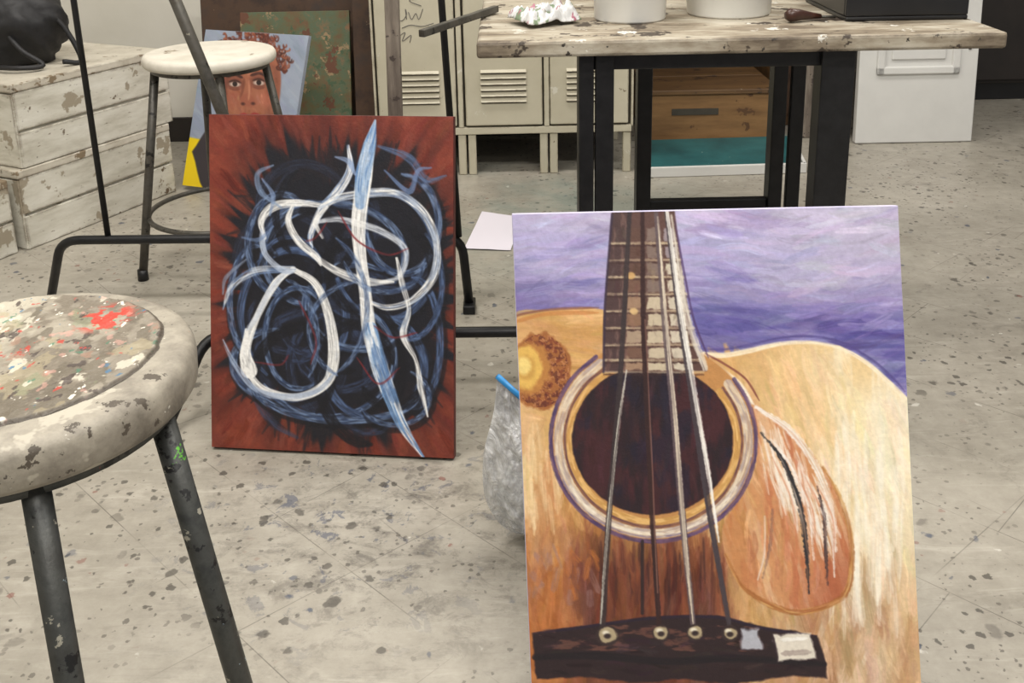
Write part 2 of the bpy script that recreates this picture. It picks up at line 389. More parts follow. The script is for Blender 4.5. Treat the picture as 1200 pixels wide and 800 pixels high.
for i in range(170):
    a=rs.rand()*6.283; r0=.86+.14*rs.rand(); r1=r0+.10+.20*rs.rand(); a2=a+rs.uniform(-.14,.14)
    P.stroke([(398+114*e(a)*r0*math.cos(a),345+152*e(a)*r0*math.sin(a)),(398+114*e(a)*r1*math.cos(a2),345+152*e(a)*r1*math.sin(a2))],[9,1.5],(28,24,30),.75,2,.6)
BG=(112,134,170); DB=(60,78,112); WH=(234,233,230); BK=(17,17,24)
for i in range(22):
    cx=rs.uniform(335,465); cy=rs.uniform(240,450); r=rs.uniform(32,70); a=rs.rand()*360
    P.stroke(circ(cx,cy,r,r*rs.uniform(.8,1.3),a,a+rs.uniform(120,260)),rs.uniform(8,13),(50,62,90) if i%2 else (40,47,66),.8,2,.5,col2=(30,33,48))
arcs=[(345,375,62,80,120,400,10),(328,432,54,42,-30,270,10),(395,300,80,60,160,390,9),(452,300,58,75,-120,150,10),
    (472,262,42,58,-90,190,10),(382,420,82,72,-60,150,10),(440,430,58,62,-80,190,10),(365,300,55,60,90,330,9),(306,360,36,70,120,300,9),(484,400,32,76,-90,100,10),
    (420,360,60,50,0,300,9),(395,452,100,44,10,172,10),(342,330,40,50,200,420,8),(462,464,42,34,-60,150,9),(334,290,42,60,90,300,9),(480,330,38,66,-60,120,8),(352,400,40,60,60,330,8)]
for j,(cx,cy,rx,ry,a0,a1,w) in enumerate(arcs):
    P.stroke(circ(cx+2,cy+3,rx,ry,a0,a1,12),w+4,BK,.7,2,.2)
    P.stroke(circ(cx,cy,rx,ry,a0,a1,12),w*(.6+.45*rs.rand()),BG if j%3 else (84,106,146),.85,2,.5,col2=DB)
for i in range(14):
    cx=rs.uniform(330,465); cy=rs.uniform(250,450); r=rs.uniform(35,70); a=rs.rand()*360
    P.stroke(circ(cx,cy,r,r*rs.uniform(.8,1.3),a,a+rs.uniform(60,140)),rs.uniform(8,14),BK,.9,2,.3)
P.stroke([(345,318),(325,335),(303,375),(289,415),(293,440)],[5,9,8,12,20],WH,1,1.6,.2)
P.stroke([(290,392),(289,412)],[4,10],WH,1,1.6,.2)
P.stroke([(345,318),(372,335),(388,375),(393,420),(384,452),(350,470),(310,462),(290,440)],[6,9,11,14,11,9,9,7],WH,.97,1.6,.25)
P.stroke([(262,368),(272,342),(300,322),(345,318)],[2,7,10,8],(205,210,218),.9,2,.5,col2=BG)
P.stroke([(262,405),(275,432),(300,462),(335,470),(372,462),(395,440)],[2,6,7,7,6,3],(160,174,198),.85,2,.5)
P.stroke([(290,392),(300,380),(318,345),(340,318)],6,(190,198,212),.7)
P.stroke([(312,282),(308,262),(322,245),(350,240),(378,242)],[4,8,11,9,5],WH,.95,1.6,.35)
P.stroke([(345,243),(340,262),(352,285),(372,302),(378,312)],[4,8,9,8,3],WH,.95,1.6,.35)
P.stroke([(308,272),(312,300),(330,318),(345,322)],7,(185,195,212),.8)
P.stroke([(410,172),(412,200),(398,225),(378,248),(366,278),(368,292)],[3,9,11,9,7,2],(228,230,234),.95,1.6,.35,col2=(150,170,200))
P.stroke([(376,245),(402,232),(440,226),(470,228),(498,250),(512,285),(508,322),(485,350),(455,360),(425,350)],[4,9,11,9,10,8,10,8,7,3],WH,.93,1.8,.5,col2=(180,190,206))
P.stroke([(372,262),(395,258),(420,262),(450,272),(476,292),(470,322),(450,330)],[4,7,8,8,7,6,3],(205,210,218),.85,1.8,.45)
P.stroke([(368,300),(395,318),(430,330),(462,330)],[5,9,11,3],WH,.9,1.6,.4)
P.stroke([(380,280),(372,262),(385,244)],[3,7,4],WH,.8,1.6,.4)
P.stroke([(441,142),(434,172),(428,210),(422,262),(424,300),(430,345),(434,385),(442,420)],[2,14,19,17,14,14,17,15],WH,1,1.6,.25)
P.stroke([(441,142),(435,170),(427,205),(424,240)],[2,15,18,12],(92,130,180),.95,2,.4,col2=(150,176,208))
P.stroke([(436,385),(446,428),(458,462),(474,500),(500,538)],[15,20,17,12,2],(222,228,236),.95,1.8,.35,col2=(110,146,190))
P.stroke([(440,405),(452,440),(462,470)],12,(90,122,168),.8,2,.5)
P.stroke([(466,302),(472,330),(480,362),(474,392),(488,420),(494,452),(502,486)],[3,7,5,9,4,8,2],WH,.9,1.6,.5)
P.stroke([(395,185),(410,190),(418,205)],[2,7,3],(140,160,195),.8)
P.stroke([(445,172),(480,185),(500,210),(522,205)],[3,10,8,2],(84,104,140),.85,2,.5)
P.stroke([(452,200),(480,224),(490,200),(505,196)],[2,7,5,2],(104,126,166),.8)
P.stroke([(309,212),(322,232),(318,255)],[2,6,2],(120,140,175),.8)
P.stroke([(322,196),(304,206),(308,228),(332,246)],[2,6,7,2],(120,140,170),.85,2)
P.stroke([(285,282),(305,284),(322,268)],[2,5,2],(110,132,170),.7)
P.stroke([(262,350),(266,330),(290,308)],[2,5,2],(120,130,150),.8)
for (cx,cy,rx,ry,a0,a1) in [(360,360,72,92,-60,60),(430,390,66,60,120,260),(452,290,50,52,20,160),(330,400,44,70,-80,40)]:
    P.stroke(circ(cx,cy,rx,ry,a0,a1,10),6,BG,.75,2,.5,col2=DB)
for pts in [[(398,248),(420,282),(455,298),(480,290)],[(300,430),(330,432),(340,420)],[(352,355),(372,400),(366,430)],[(385,262),(372,280),(360,285)],[(440,382),(462,395),(490,388)],[(420,420),(445,450),(470,430)]]:
    P.stroke(pts,2.4,(118,38,42),.8,1.6,.4)
P.img*= (1+.12*(fbm(X/3,Y/3,21,2)-.5)[...,None])
cv=canvas('abstract_painting_canvas',(-.595,1.755,0),(.474,-.057,0),(.013,.16,.626),.022,P,M_redside,M_paintR)

# ---- guitar painting
P=Painter(560,760,(598,257),(1055,243),(624.6,866),(160,154,192))
X,Y=P.X,P.Y
P.mix(sstep(310,400,Y+ (X-800)*.02+40*(fbm(X/80,Y/16,2)-.5)),(88,82,146))
P.mix(sstep(.42,.7,fbm(X/70,Y/9,3))*.45,(178,170,204)); P.mix(sstep(.52,.75,fbm(X/90,Y/8,4))*.5*sstep(275,340,Y),(72,67,134))
P.mix(sstep(300,255,Y)*.5,(184,176,200)); P.mix(sstep(830,1030,X)*sstep(395,300,Y)*.85,(180,172,196))
P.mix(sstep(710,600,X)*sstep(330,290,Y)*.6,(174,164,202)); P.mix(sstep(.52,.72,fbm(X/50,Y/14,14))*.4,(190,182,206))
P.mix(sstep(720,600,X)*sstep(315,345,Y)*.55,(96,82,136)); P.mix(sstep(.55,.7,fbm(X/40,Y/18,24))*.25,(124,110,164))
P.dabs(1900,6,58,9,lambda x,y:-.02+.16*math.sin(x/60),14,lambda x,y:y<480,.6)
P.dabs(500,26,34,4,lambda x,y:-.02+.3*math.sin(x/60),18,lambda x,y:y<480,.45)
bodyL=[(590,380),(612,374),(650,368),(690,366),(706,368),(706,440),(760,470),(830,430),(824,418),(850,420),(880,414),(915,406),(950,404),(985,410),(1018,428),(1045,452),(1066,472),(1100,520),(1110,900),(590,900)]
before=P.img.copy()
P.img[:]=0; P.poly(bodyL,(255,255,255),1,2.5,1.5,smooth=False); bm_=P.img[...,0].copy(); P.img=before
def bmix(m,col): P.mix(m*bm_,col)
bmix(np.ones_like(X),(198,152,96))
bmix(sstep(.4,.7,fbm(X/60,Y/25,7))*.5,(214,174,120))
bmix(sstep(840,980,X)*sstep(720,480,Y)*.9,(226,200,152))
bmix(sstep(960,1030,X+20*(fbm(X/10,Y/80,9)-.5))*.85*sstep(430,490,Y),(236,224,194))
bmix(sstep(.45,.7,fbm(X/14,Y/90,10))*sstep(920,1000,X)*.6,(238,228,206))
bmix(sstep(500,720,Y)*sstep(920,640,X)*.72,(162,96,54))
bmix(sstep(690,600,X)*sstep(400,440,Y)*sstep(520,480,Y)*.5,(206,150,84))
bmix(sstep(660,600,X)*sstep(440,520,Y)*sstep(655,580,Y)*.75,(230,198,152))
bmix(sstep(.5,.75,fbm(X/14,Y/60,12))*sstep(730,640,X)*.6*sstep(480,560,Y),(184,122,72))
bmix(sstep(.45,.7,fbm(X/18,Y/50,15))*sstep(715,700,X)*sstep(625,650,Y)*sstep(740,700,Y)*.65,(152,118,112))
bmix(sstep(700,655,X)*sstep(640,700,Y)*.45,(184,110,54))
bmix(sstep(600,680,Y)*sstep(650,705,X)*sstep(880,820,X)*.92,(110,56,36))
bmix(sstep(.42,.66,fbm(X/7,Y/70,17))*sstep(620,670,Y)*sstep(650,710,X)*sstep(880,830,X)*.7,(68,33,29))
bmix(sstep(.55,.75,fbm(X/9,Y/60,18))*sstep(620,670,Y)*sstep(680,720,X)*sstep(860,830,X)*.5,(164,98,60))
bmix(sstep(690,760,Y)*sstep(850,900,X)*.55,(180,134,98))
bmix(sstep(.45,.68,fbm((X+Y*.4)/9,Y/70,19))*sstep(640,720,Y)*sstep(850,920,X)*.7,(224,208,184))
bmix(sstep(.48,.70,fbm((X+Y*.3)/10,Y/90,20))*sstep(620,720,Y)*sstep(880,960,X)*.7,(160,110,76))
bmix(sstep(1020,1065,X)*sstep(620,720,Y)*.5,(200,156,110))
def bdir(x,y):
    if x>880: return 1.15+.35*(y-420)/400
    if y<500: return .1+1.3*max(0,(x-760)/120) if x<880 else 1.2
    return 1.57
bmv=lambda x,y: (y>374 and (x<706 or x>830 or y>600)) and not (x>820 and y<430) and not (x>1000 and y<480)
P.dabs(3000,8,50,9,bdir,12,bmv,.55)
P.dabs(800,9,30,4,bdir,17,bmv,.45)
P.stroke([(596,380),(612,374),(650,368),(700,366)],3,(120,74,60),.8)
P.stroke([(600,384),(640,374),(700,372)],5,(182,116,60),.7)
P.stroke([(824,420),(850,421),(880,415),(915,407),(950,405),(985,411),(1018,429),(1045,453),(1062,470)],[6,6,6,5,4,4,5,6,6],(240,226,198),.95,2,.3)
P.stroke([(824,414),(850,414),(880,408),(915,400),(950,398),(985,404),(1022,424),(1050,448),(1062,462)],3,(74,64,124),.7)
P.stroke([(822,424),(846,440),(868,457),(885,484)],[10,8,6,4],(238,228,212),.9,2,.3)
P.stroke([(826,419),(850,432),(874,449),(890,474)],2.5,(112,52,48),.85)
P.stroke([(820,428),(842,446),(862,464),(878,492)],2.5,(122,62,54),.8)
for i in range(50):
    x=rs.uniform(970,1062); y=rs.uniform(470,660); P.stroke([(x,y),(x+rs.uniform(-6,10),y+rs.uniform(40,110))],rs.uniform(3,10),(244,238,222),.42,2,.6)
for i in range(28):
    x=rs.uniform(608,655); y=rs.uniform(500,620); P.stroke([(x,y),(x+rs.uniform(-2,8),y+rs.uniform(20,60))],rs.uniform(2,7),(236,210,168),.45,2,.7)
for i in range(46):
    x=rs.uniform(700,850); y=rs.uniform(630,690); P.stroke([(x,y),(x+rs.uniform(-2,4),y+rs.uniform(20,60))],rs.uniform(2,6),[(54,26,25),(134,70,44),(84,40,32)][i%3],.6,2,.6)
for i in range(34):
    x=rs.uniform(615,700); y=rs.uniform(640,700); P.stroke([(x,y),(x+rs.uniform(-8,14),y+rs.uniform(10,40))],rs.uniform(3,9),[(188,112,52),(146,114,114),(150,84,42)][i%3],.5,2,.7)
# knob
P.ell(632,441,35,45,(152,94,50),1,3,warp=4)
kn=(((X-632)/33)**2+((Y-441)/43)**2<1); P.mix(sstep(.44,.56,fbm(X/5,Y/5,33,3))*kn*.75,(116,54,34)); P.mix(sstep(.54,.62,fbm(X/4,Y/4,36,3))*kn*.6,(80,34,28))
P.mix(sstep(.60,.66,fbm(X/3,Y/3,39,3))*kn*.6,(190,132,88))
P.ell(618,438,24,31,(180,124,62),.9,5,warp=4); P.ell(614,437,19,25,(214,172,88),1,4,warp=3); P.ell(614,437,12,15,(182,136,66),.6,4,warp=2); P.ell(612,435,8,10,(232,206,128),.9,4,warp=2)
# pickguard
pg=[(880,478),(905,492),(935,516),(962,548),(984,590),(997,640),(994,690),(975,712),(935,722),(900,712),(868,690),(850,655),(848,622),(866,590),(884,560),(888,520)]
P.poly(pg,(200,144,98),1,2.5,1.5)
bb=P.img.copy(); P.img[:]=0; P.poly(pg,(255,255,255),1,2.5,1.5); pm_=P.img[...,0].copy(); P.img=bb
P.mix(sstep(.45,.7,fbm(X/10,Y/50,40))*pm_*.5,(178,98,66)); P.mix(sstep(.48,.68,fbm((X-Y*.3)/7,Y/50,41))*pm_*.6,(222,186,150))
P.mix(sstep(900,985,X+10*(fbm(X/9,Y/9,4)-.5))*sstep(600,690,Y)*pm_*.65,(158,78,52)); P.mix(sstep(560,600,Y)*sstep(900,860,X)*pm_*.6,(184,122,72))
ixp=lambda x,y: 862<x<975 and 520<y<700 and ((x-925)/60)**2+((y-612)/92)**2<1
P.dabs(2600,12,34,5,lambda x,y:1.2+.35*(y-500)/200,16,ixp,.6)
P.stroke([(965,552),(986,590),(998,640),(995,690),(976,711),(935,722),(900,712),(868,690),(850,655)],[3,5,6,7,7,7,7,5,3],(158,98,50),.9,2,.4,col2=(196,146,86),rag=1)
P.stroke([(886,482),(925,508),(955,548),(975,600),(980,650)],[4,9,9,6,2],(238,230,222),.9,2,.6,rag=1.5)
for i in range(120):
    t=rs.rand(); x=896+72*t+rs.uniform(-12,12); y=506+90*t+rs.uniform(-14,46); P.stroke([(x,y),(x+rs.uniform(5,14),y+rs.uniform(20,50))],rs.uniform(1.5,4.5),(238,228,216),.6,1.6,.7)
for i in range(5):
    o=i*13; P.stroke([(905+o,540+o*.6),(930+o*.9,600+o*.3),(934+o*.8,690-o*.3)],2.2,(196,116,80),.5)
P.stroke([(892,512),(918,545),(938,598),(945,650),(948,700)],[2,5.5,6.5,5.5,2],(44,42,46),1,1.6,.5,rag=1.8)
P.stroke([(958,575),(966,610),(968,650),(970,690)],[2,5,5,2],(66,50,52),.95,1.6,.6,rag=1.8)
P.stroke([(905,602),(903,640),(894,682)],[1.5,4,1.5],(120,92,84),.85,1.6,.6,rag=1.2)
P.stroke([(905,520),(930,556),(948,605),(954,660)],[2,3.5,3.5,2],(240,232,226),.85,1.5,.6,rag=1)
P.stroke([(962,600),(976,640),(978,680)],[2,4,2],(232,222,214),.8,1.5,.7,rag=1); P.stroke([(896,610),(896,650),(888,684)],[2,3,2],(226,206,190),.8,1.5,.7)
# sound hole + rosette
def ring(cx,cy,rx,ry,w,col,a0,a1,al=.95,br=.3,**k): P.stroke(circ(cx,cy,rx,ry,a0,a1,18),w,col,al,1.6,br,taper=False,**k)
P.ell(765,522,121,117,(184,132,78),1,3)
ring(765,522,121,118,5,(66,50,92),-38,236,col2=(96,72,110),rag=.6)
ring(765,522,112,109,11,(218,204,184),-38,236,col2=(176,160,156),rag=.6)
ring(765,522,112,109,4,(238,230,216),30,150,.7,.6)
ring(765,522,104,101,4,(92,58,66),-38,236,.9,.5,rag=.6)
ring(765,522,99,95,8,(194,148,82),-38,236,col2=(222,180,114))
ring(765,522,117,113,2.5,(104,92,130),10,170,.6,.7)
P.ell(764,521,95,88,(36,20,27),1,2,warp=1)
hm=(((X-764)/94)**2+((Y-521)/87)**2<1)
P.mix(sstep(.38,.62,fbm(X/14,Y/50,50))*hm*.75,(68,29,34)); P.mix(sstep(.5,.7,fbm(X/20,Y/30,51))*hm*.6,(24,20,42))
P.dabs(1600,15,30,6,lambda x,y:1.57,8,lambda x,y:((x-764)/84)**2+((y-521)/72)**2<1,.5)
# neck
P.poly([(716,250),(790,250),(800,330),(812,400),(828,440),(706,442),(706,380)],(88,62,56),1,2,0,smooth=False)
P.poly([(716,250),(737,250),(732,340),(728,442),(706,442),(706,380)],(72,52,52),1,2,0,smooth=False)
P.mix(sstep(.5,.7,fbm(X/5,Y/20,90))*((X>714-8*(Y-257)/185)&(X<735)&(Y<442))*.6,(120,92,84))
fr=[268,290,310,330,350,370,390,410,428,442]
for i in range(len(fr)-1):
    y0,y1=fr[i]+3,fr[i+1]-3
    f=(y0-257)/185.0
    c1=[(170,140,112),(146,112,86),(184,164,138),(116,86,70)][i%4]
    P.poly([(757+2*f,y0),(772+14*f,y0),(772+14*f+2,y1),(757+2*f,y1)],(200,186,160) if i>3 else (124,106,98),.9,2,2,smooth=False,wsc=5)
    P.poly([(776+12*f,y0),(786+26*f,y0),(787+27*f,y1),(777+13*f,y1)],(208,198,178) if i>1 else (150,138,144),.9,2,2,smooth=False,wsc=5)
    P.poly([(737-4*f,y0),(752+2*f,y0),(752+2*f,y1),(736-4*f,y1)],c1 if i>2 else (92,66,56),.75,2,2,smooth=False,wsc=5)
    P.stroke([(714-8*f,fr[i+1]),(790+36*f,fr[i+1]-1)],3,(204,186,154),.75,1.6,.6,taper=False,rag=1)
    P.stroke([(714-8*f,fr[i+1]+3),(790+36*f,fr[i+1]+2)],2.4,(56,34,32),.8,1.6,.5,taper=False,rag=1)
P.dabs(1500,17,16,4,lambda x,y:1.5,14,lambda x,y:718-8*(y-257)/185<x<786+20*(y-257)/185 and y<436,.45)
P.ell(738,328,5,4,(200,160,104),.9,warp=1); P.ell(742,370,5,4,(210,176,124),.9,warp=1)
P.stroke([(716,256),(708,360),(706,442)],3,(48,36,56),.8,taper=False)
P.stroke([(786,256),(796,320),(806,380),(826,436)],[3,5,8,7],(214,206,194),.9,2,.4,rag=1)
P.stroke([(790,262),(801,322),(813,380),(830,424)],2.5,(70,48,90),.8)
# bridge
P.poly([(622,748),(660,742),(700,738),(760,728),(840,726),(890,738),(958,748),(968,785),(969,799),(930,796),(860,806),(800,800),(740,806),(690,798),(628,802)],(40,25,29),1,2.5,2,smooth=False)
P.mix(sstep(.5,.7,fbm(X/20,Y/6,70))*((Y>738)&(Y<768)&(X>630)&(X<890))*.7,(112,72,60))
P.dabs(1500,19,26,5,lambda x,y:.03,13,lambda x,y:640<x<950 and 752<y<795,.6)
P.stroke([(626,776),(700,774),(780,780),(860,776),(966,782)],[7,9,8,9,6],(22,15,22),.9,2,.3)
P.stroke([(624,748),(680,741),(760,730),(840,728),(890,740),(956,749)],3.5,(34,22,42),.9)
P.mix(sstep(803,815,Y)*.85,(150,84,52)); P.mix(sstep(803,815,Y)*sstep(.5,.7,fbm(X/10,Y/30,72))*.7,(96,50,40))
P.poly([(906,748),(950,746),(957,776),(912,779)],(218,210,196),1,3,3,smooth=False); P.poly([(868,742),(888,742),(892,764),(868,766)],(180,182,192),.95,3,3,smooth=False)
P.stroke([(916,770),(950,768)],6,(150,134,128),.7,rag=1); P.stroke([(914,754),(946,752)],4,(246,244,238),.8,rag=1); P.stroke([(905,748),(911,780)],3,(40,26,34),.8)
# strings
P.stroke([(737,250),(730,380),(724,470),(712,620),(705,742)],[5,6,6,7,7],(52,42,44),1,1.4,.2,taper=False,rag=.6)
P.stroke([(733,440),(722,520),(710,640),(703,736)],[2,3.5,3.5,2],(196,192,180),.9,1.3,.8,taper=False,rag=.6)
P.stroke([(752,250),(753,380),(758,500),(764,620),(772,742)],[5,6,6,6,6],(48,26,26),1,1.4,.2,taper=False,rag=.6)
P.stroke([(755,380),(762,520),(770,700)],[1.5,2,1.5],(150,110,96),.7,1.3,.7,taper=False)
P.stroke([(768,250),(778,380),(788,480),(800,620),(812,740)],[5,7,8,8,6],(92,78,82),1,1.4,.2,taper=False,rag=.6)
P.stroke([(770,258),(780,380),(791,500),(802,640),(812,736)],[2,4,5,5,2],(218,204,182),.95,1.4,.6,taper=False,rag=.6)
P.stroke([(780,250),(794,360),(808,450),(830,600),(855,742)],[5,7,8,7,5],(64,56,62),1,1.4,.2,taper=False,rag=.6)
P.stroke([(781,250),(796,360),(811,450),(830,560),(842,640)],[4,6,6,5,2],(238,234,226),.95,1.4,.4,taper=False,rag=.6)
P.stroke([(752,640),(752,724)],[4,4],(36,24,28),.9,1.4,.2)
for x,y in [(711,750),(774,747),(814,746),(855,747)]:
    P.ell(x,y,14 if x<720 else 10,12 if x<720 else 10,(52,38,38),1,2,warp=1); P.ell(x,y,11 if x<720 else 8,9 if x<720 else 7,(166,150,120),1,2,warp=2); P.ell(x-2,y-3,4,2.5,(228,220,200),.9,2); P.ell(x,y+1,4,3,(50,38,38),1,2)
P.img*=(1+.08*(fbm(X/4,Y/4,81,2)-.5)[...,None])
cv2=canvas('guitar_painting_canvas',(.012,1.063,0),(.506,.003,0),(-.014,.199,.643),.02,P,M_lavside,M_paint)

# easel stand behind the guitar canvas
e=root('display_easel',(.26,1.4,0))
sweep('leg_1',[(.12,1.24,.012),(.16,1.335,.60)],.009,M_black,e); sweep('leg_2',[(.42,1.24,.012),(.36,1.335,.60)],.009,M_black,e)
sweep('leg_rear',[(.26,1.66,.012),(.26,1.35,.55)],.009,M_black,e); sweep('crossbar',[(.155,1.335,.55),(.365,1.335,.55)],.008,M_black,e)

# ---- portrait
P=Painter(260,360,(237,35),(370,38),(210,218),(140,150,168))
X,Y=P.X,P.Y
P.mix(sstep(.4,.7,fbm(X/20,Y/20,1))*.5,(158,164,178)); P.dabs(300,2,20,5,lambda x,y:.8,8)
P.poly([(205,160),(240,164),(250,200),(246,225),(200,225)],(232,200,20),1,2,smooth=False)
P.poly([(222,178),(255,140),(320,138),(352,160),(352,230),(250,230)],(56,50,54),1,2)
P.poly([(246,112),(246,84),(252,62),(272,48),(302,45),(324,56),(335,78),(335,108),(330,134),(318,152),(284,152),(262,140)],(156,96,72),1,2)
P.poly([(246,95),(250,65),(268,50),(270,84),(266,120),(276,146),(262,140),(248,118)],(112,62,48),.85,6)
P.poly([(322,70),(334,80),(334,110),(328,136),(318,148),(318,110)],(124,72,56),.7,6)
P.ell(298,62,20,9,(186,128,98),.8,8); P.ell(318,112,9,9,(178,104,84),.6,7); P.ell(276,114,8,9,(150,84,66),.6,7)
P.dabs(900,3,9,3,lambda x,y:1.2,13,lambda x,y:((x-292)/42)**2+((y-100)/52)**2<1,.6)
for i in range(150):
    a=rs.uniform(3.0,6.4); r=rs.uniform(.92,1.32); cx=296+41*r*math.cos(a); cy=74+32*r*math.sin(a)
    c=[(92,42,30),(124,62,44),(64,32,26),(148,84,58)][i%4]; P.stroke(circ(cx,cy,rs.uniform(2,4),rs.uniform(2,4),a*57,a*57+250,4),2,c,.9,1.5,.2,n=3)
for cx,cy in [(277,97),(308,94)]:
    P.ell(cx,cy-1,11,7,(98,54,44),.7,5); P.ell(cx,cy,7,2.8,(190,168,156),1,1.6); P.ell(cx,cy-.4,3.2,3,(40,26,24),1,1.2); P.stroke([(cx-11,cy-8),(cx,cy-11),(cx+10,cy-8)],3.4,(58,30,26),.95); P.stroke([(cx-8,cy-2.5),(cx,cy-4.5),(cx+8,cy-2)],1.8,(52,28,24),.95); P.stroke([(cx-7,cy+5),(cx,cy+6.5),(cx+7,cy+5)],1.5,(110,60,48),.8)
P.stroke([(289,90),(287,104),(284,114)],3,(110,60,46),.8,3); P.poly([(284,112),(292,106),(302,111),(305,119),(297,122),(286,120)],(150,86,66),.95,3); P.ell(288,119,2.5,1.6,(62,30,26),.9); P.ell(301,118,2.5,1.6,(62,30,26),.9); P.stroke([(295,92),(296,104),(295,114)],2.6,(190,130,100),.8,2)
P.poly([(281,133),(289,129),(296,131),(303,128),(312,132),(304,140),(290,141)],(150,54,52),1,2); P.stroke([(281,133),(296,134.5),(312,132)],1.5,(74,26,28),.95); P.ell(297,137.5,8,1.8,(186,92,84),.8,2)
canvas('portrait_painting_canvas',(-1.150,3.397,0.01),(.38,-.12,-.009),(.094,.143,.521),.02,P,M_portside,M_paint)
# ---- canvases stacked behind
def stack(name,x0,x1,yb,yt,h,mat,t=.025):
    r=root(name,(x0,yb,0)); U=np.array([x1-x0,0,0.]); V=np.array([0,yt-yb,h]); n=np.cross(U,V); n/=np.linalg.norm(n)
    o=np.array([x0,yb,n[2]*t+.004]); obox('painted_panel',o-n*t,U,V,n*t,mat,r,.002)
    obox('stretcher_bottom',o-n*(t+.008)+U*.02,U*.96,V*.06,n*.008,M_raw,r,.001)
stack('mossy_painting_canvas',-.985,-.585,3.60,3.74,.555,M_grn)
stack('umber_painting_canvas',-1.16,-.50,3.76,3.86,.62,M_dkcan)
stack('grey_painting_canvas',-1.05,-.50,3.88,3.97,.86,M_dkcan2)
stack('narrow_wood_panel',-.57,-.50,3.62,3.73,.70,M_dkcan,.02)

# ------------------------------------------------------------------ stools
def stool(name,c,h,rot,matseat,matleg,rtop,rfoot,R=.178,ringz=.2,angles=None,th=.04,ring=True,lr=.0115,rfs=None):
    r=root(name,(c[0],c[1],0))
    prof=[(0,0),(R-.012,0),(R-.004,-.003),(R,-.010),(R+.001,-.018),(R,-th+.008),(R-.004,-th+.002),(R-.010,-th),(0,-th)]
    prof=[(max(a,.0005),b) for a,b in prof]
    lathe('seat',prof,(c[0],c[1],h),matseat,r,96)
    lathe('seat_plate',[(.0005,0),(rtop+.012,0),(rtop+.012,-.012),(.0005,-.012)],(c[0],c[1],h-th),matleg,r,48)
    angs=angles or [rot+90*k for k in range(4)]
    for i,a in enumerate(angs):
        ca,sa=math.cos(math.radians(a)),math.sin(math.radians(a)); rf=rfs[i] if rfs else rfoot
        p0=np.array([c[0]+rtop*ca,c[1]+rtop*sa,h-th-.004]); p1=np.array([c[0]+rf*ca,c[1]+rf*sa,.012])
        sweep('leg_%d'%(i+1),[p0,p0*.5+p1*.5,p1],lr,matleg,r)
        lathe('foot_cap_%d'%(i+1),[(.0005,.03),(lr+.002,.03),(lr+.003,0),(.0005,0)],(p1[0],p1[1],.0005),M_black,r,16)
    if ring:
        f=1-ringz/(h-th); rad=rtop+(rfoot-rtop)*f-.006
        sweep('foot_ring',[(c[0]+rad*math.cos(a),c[1]+rad*math.sin(a),ringz) for a in np.linspace(0,2*math.pi,49)[:-1]],.007,matleg,r,10,closed=True)
    return r
stool('wooden_stool',(-.802,2.70),.613,24,M_whiteseat,M_dgrey,.142,.235,R=.173,ringz=.17,th=.032)
M_rim=mottled('paint_crusted_seat',[C(98,92,82),C(128,121,109),C(152,145,131),C(126,119,108)],13,.6,
    spots=[(C(170,163,148),8,.60),(C(184,136,118),22,.67),(C(76,68,58),34,.62),(C(194,190,178),40,.665),(C(160,84,70),55,.71),(C(70,62,56),70,.68)],bump=.6)
fs=(-.499,.914); HS=.630
fr_=stool('wooden_stool',fs,HS,0,M_rim,M_legfront,.147,.225,R=.175,ringz=.16,angles=[-5,-60,165,225],th=.046,lr=.0128,ring=False,rfs=[.235,.222,.22,.22])
N=460; R0=.147; gx,gy=np.meshgrid(np.linspace(-R0*1.02,R0*1.02,N),np.linspace(-R0*1.02,R0*1.02,N))
sx,sy=gx*100,gy*100
img=np.ones((N,N,3))*np.array((128,120,107))/255
def im(m,c,al=1):
    global img
    img=img*(1-(m*al)[...,None])+np.array(c)/255*(m*al)[...,None]
def patch(sc,seed,t,c,al=.9,m=1,st=1.5):
    im(sstep(t,t+.03,fbm(sx/sc,sy/(sc*st),seed,5))*m,c,al)
im(sstep(.42,.62,fbm(sx/5,sy/5,1)),(150,142,127),.9); im(sstep(.5,.62,fbm(sx/3,sy/3,2)),(106,97,84),.8)
patch(6,5,.52,(180,173,156),.9,sstep(.05,-.07,gx)); patch(3.4,6,.58,(92,84,71),.7); patch(4,35,.60,(158,146,116),.5)
patch(3.0,9,.65,(122,128,100),.45); patch(2.4,37,.66,(146,112,94),.6); patch(2.2,11,.64,(190,184,168),.8)
patch(1.1,12,.70,(60,50,46),.75); patch(1.2,15,.76,(62,104,140),.8); patch(1.2,41,.76,(60,110,86),.7)
dd=np.sqrt((gx-.066)**2+((gy-.078)*.8)**2); im(sstep(.50,.54,fbm(sx/1.2,sy/1.0,19,4))*sstep(.036,.016,dd),(184,54,40),.95)
patch(.9,23,.745,(168,58,46),.85); patch(.8,29,.745,(226,222,210),.85); patch(1.6,47,.70,(196,144,132),.5)
rad=np.sqrt(gx**2+gy**2); ang=np.arctan2(gy,gx)
edge=R0*(1-.035*(vn(ang*3+20,ang*0+3,2))-.02*vn(ang*14+60,ang*0,3))
im(sstep(edge-.005,edge-.001,rad),(66,58,49),.85)
hz=HS+.0005+.003*sstep(edge,edge-.004,rad)+.0022*(fbm(sx/1.2,sy/1.2,30)-.5)
pos=np.stack([fs[0]-.004+gx,fs[1]+.012+gy,hz],-1)
grid_obj('crusted_paint_top',pos,img,paintmat('crusted_paint',.5,.7),fr_,mask=(rad<edge))

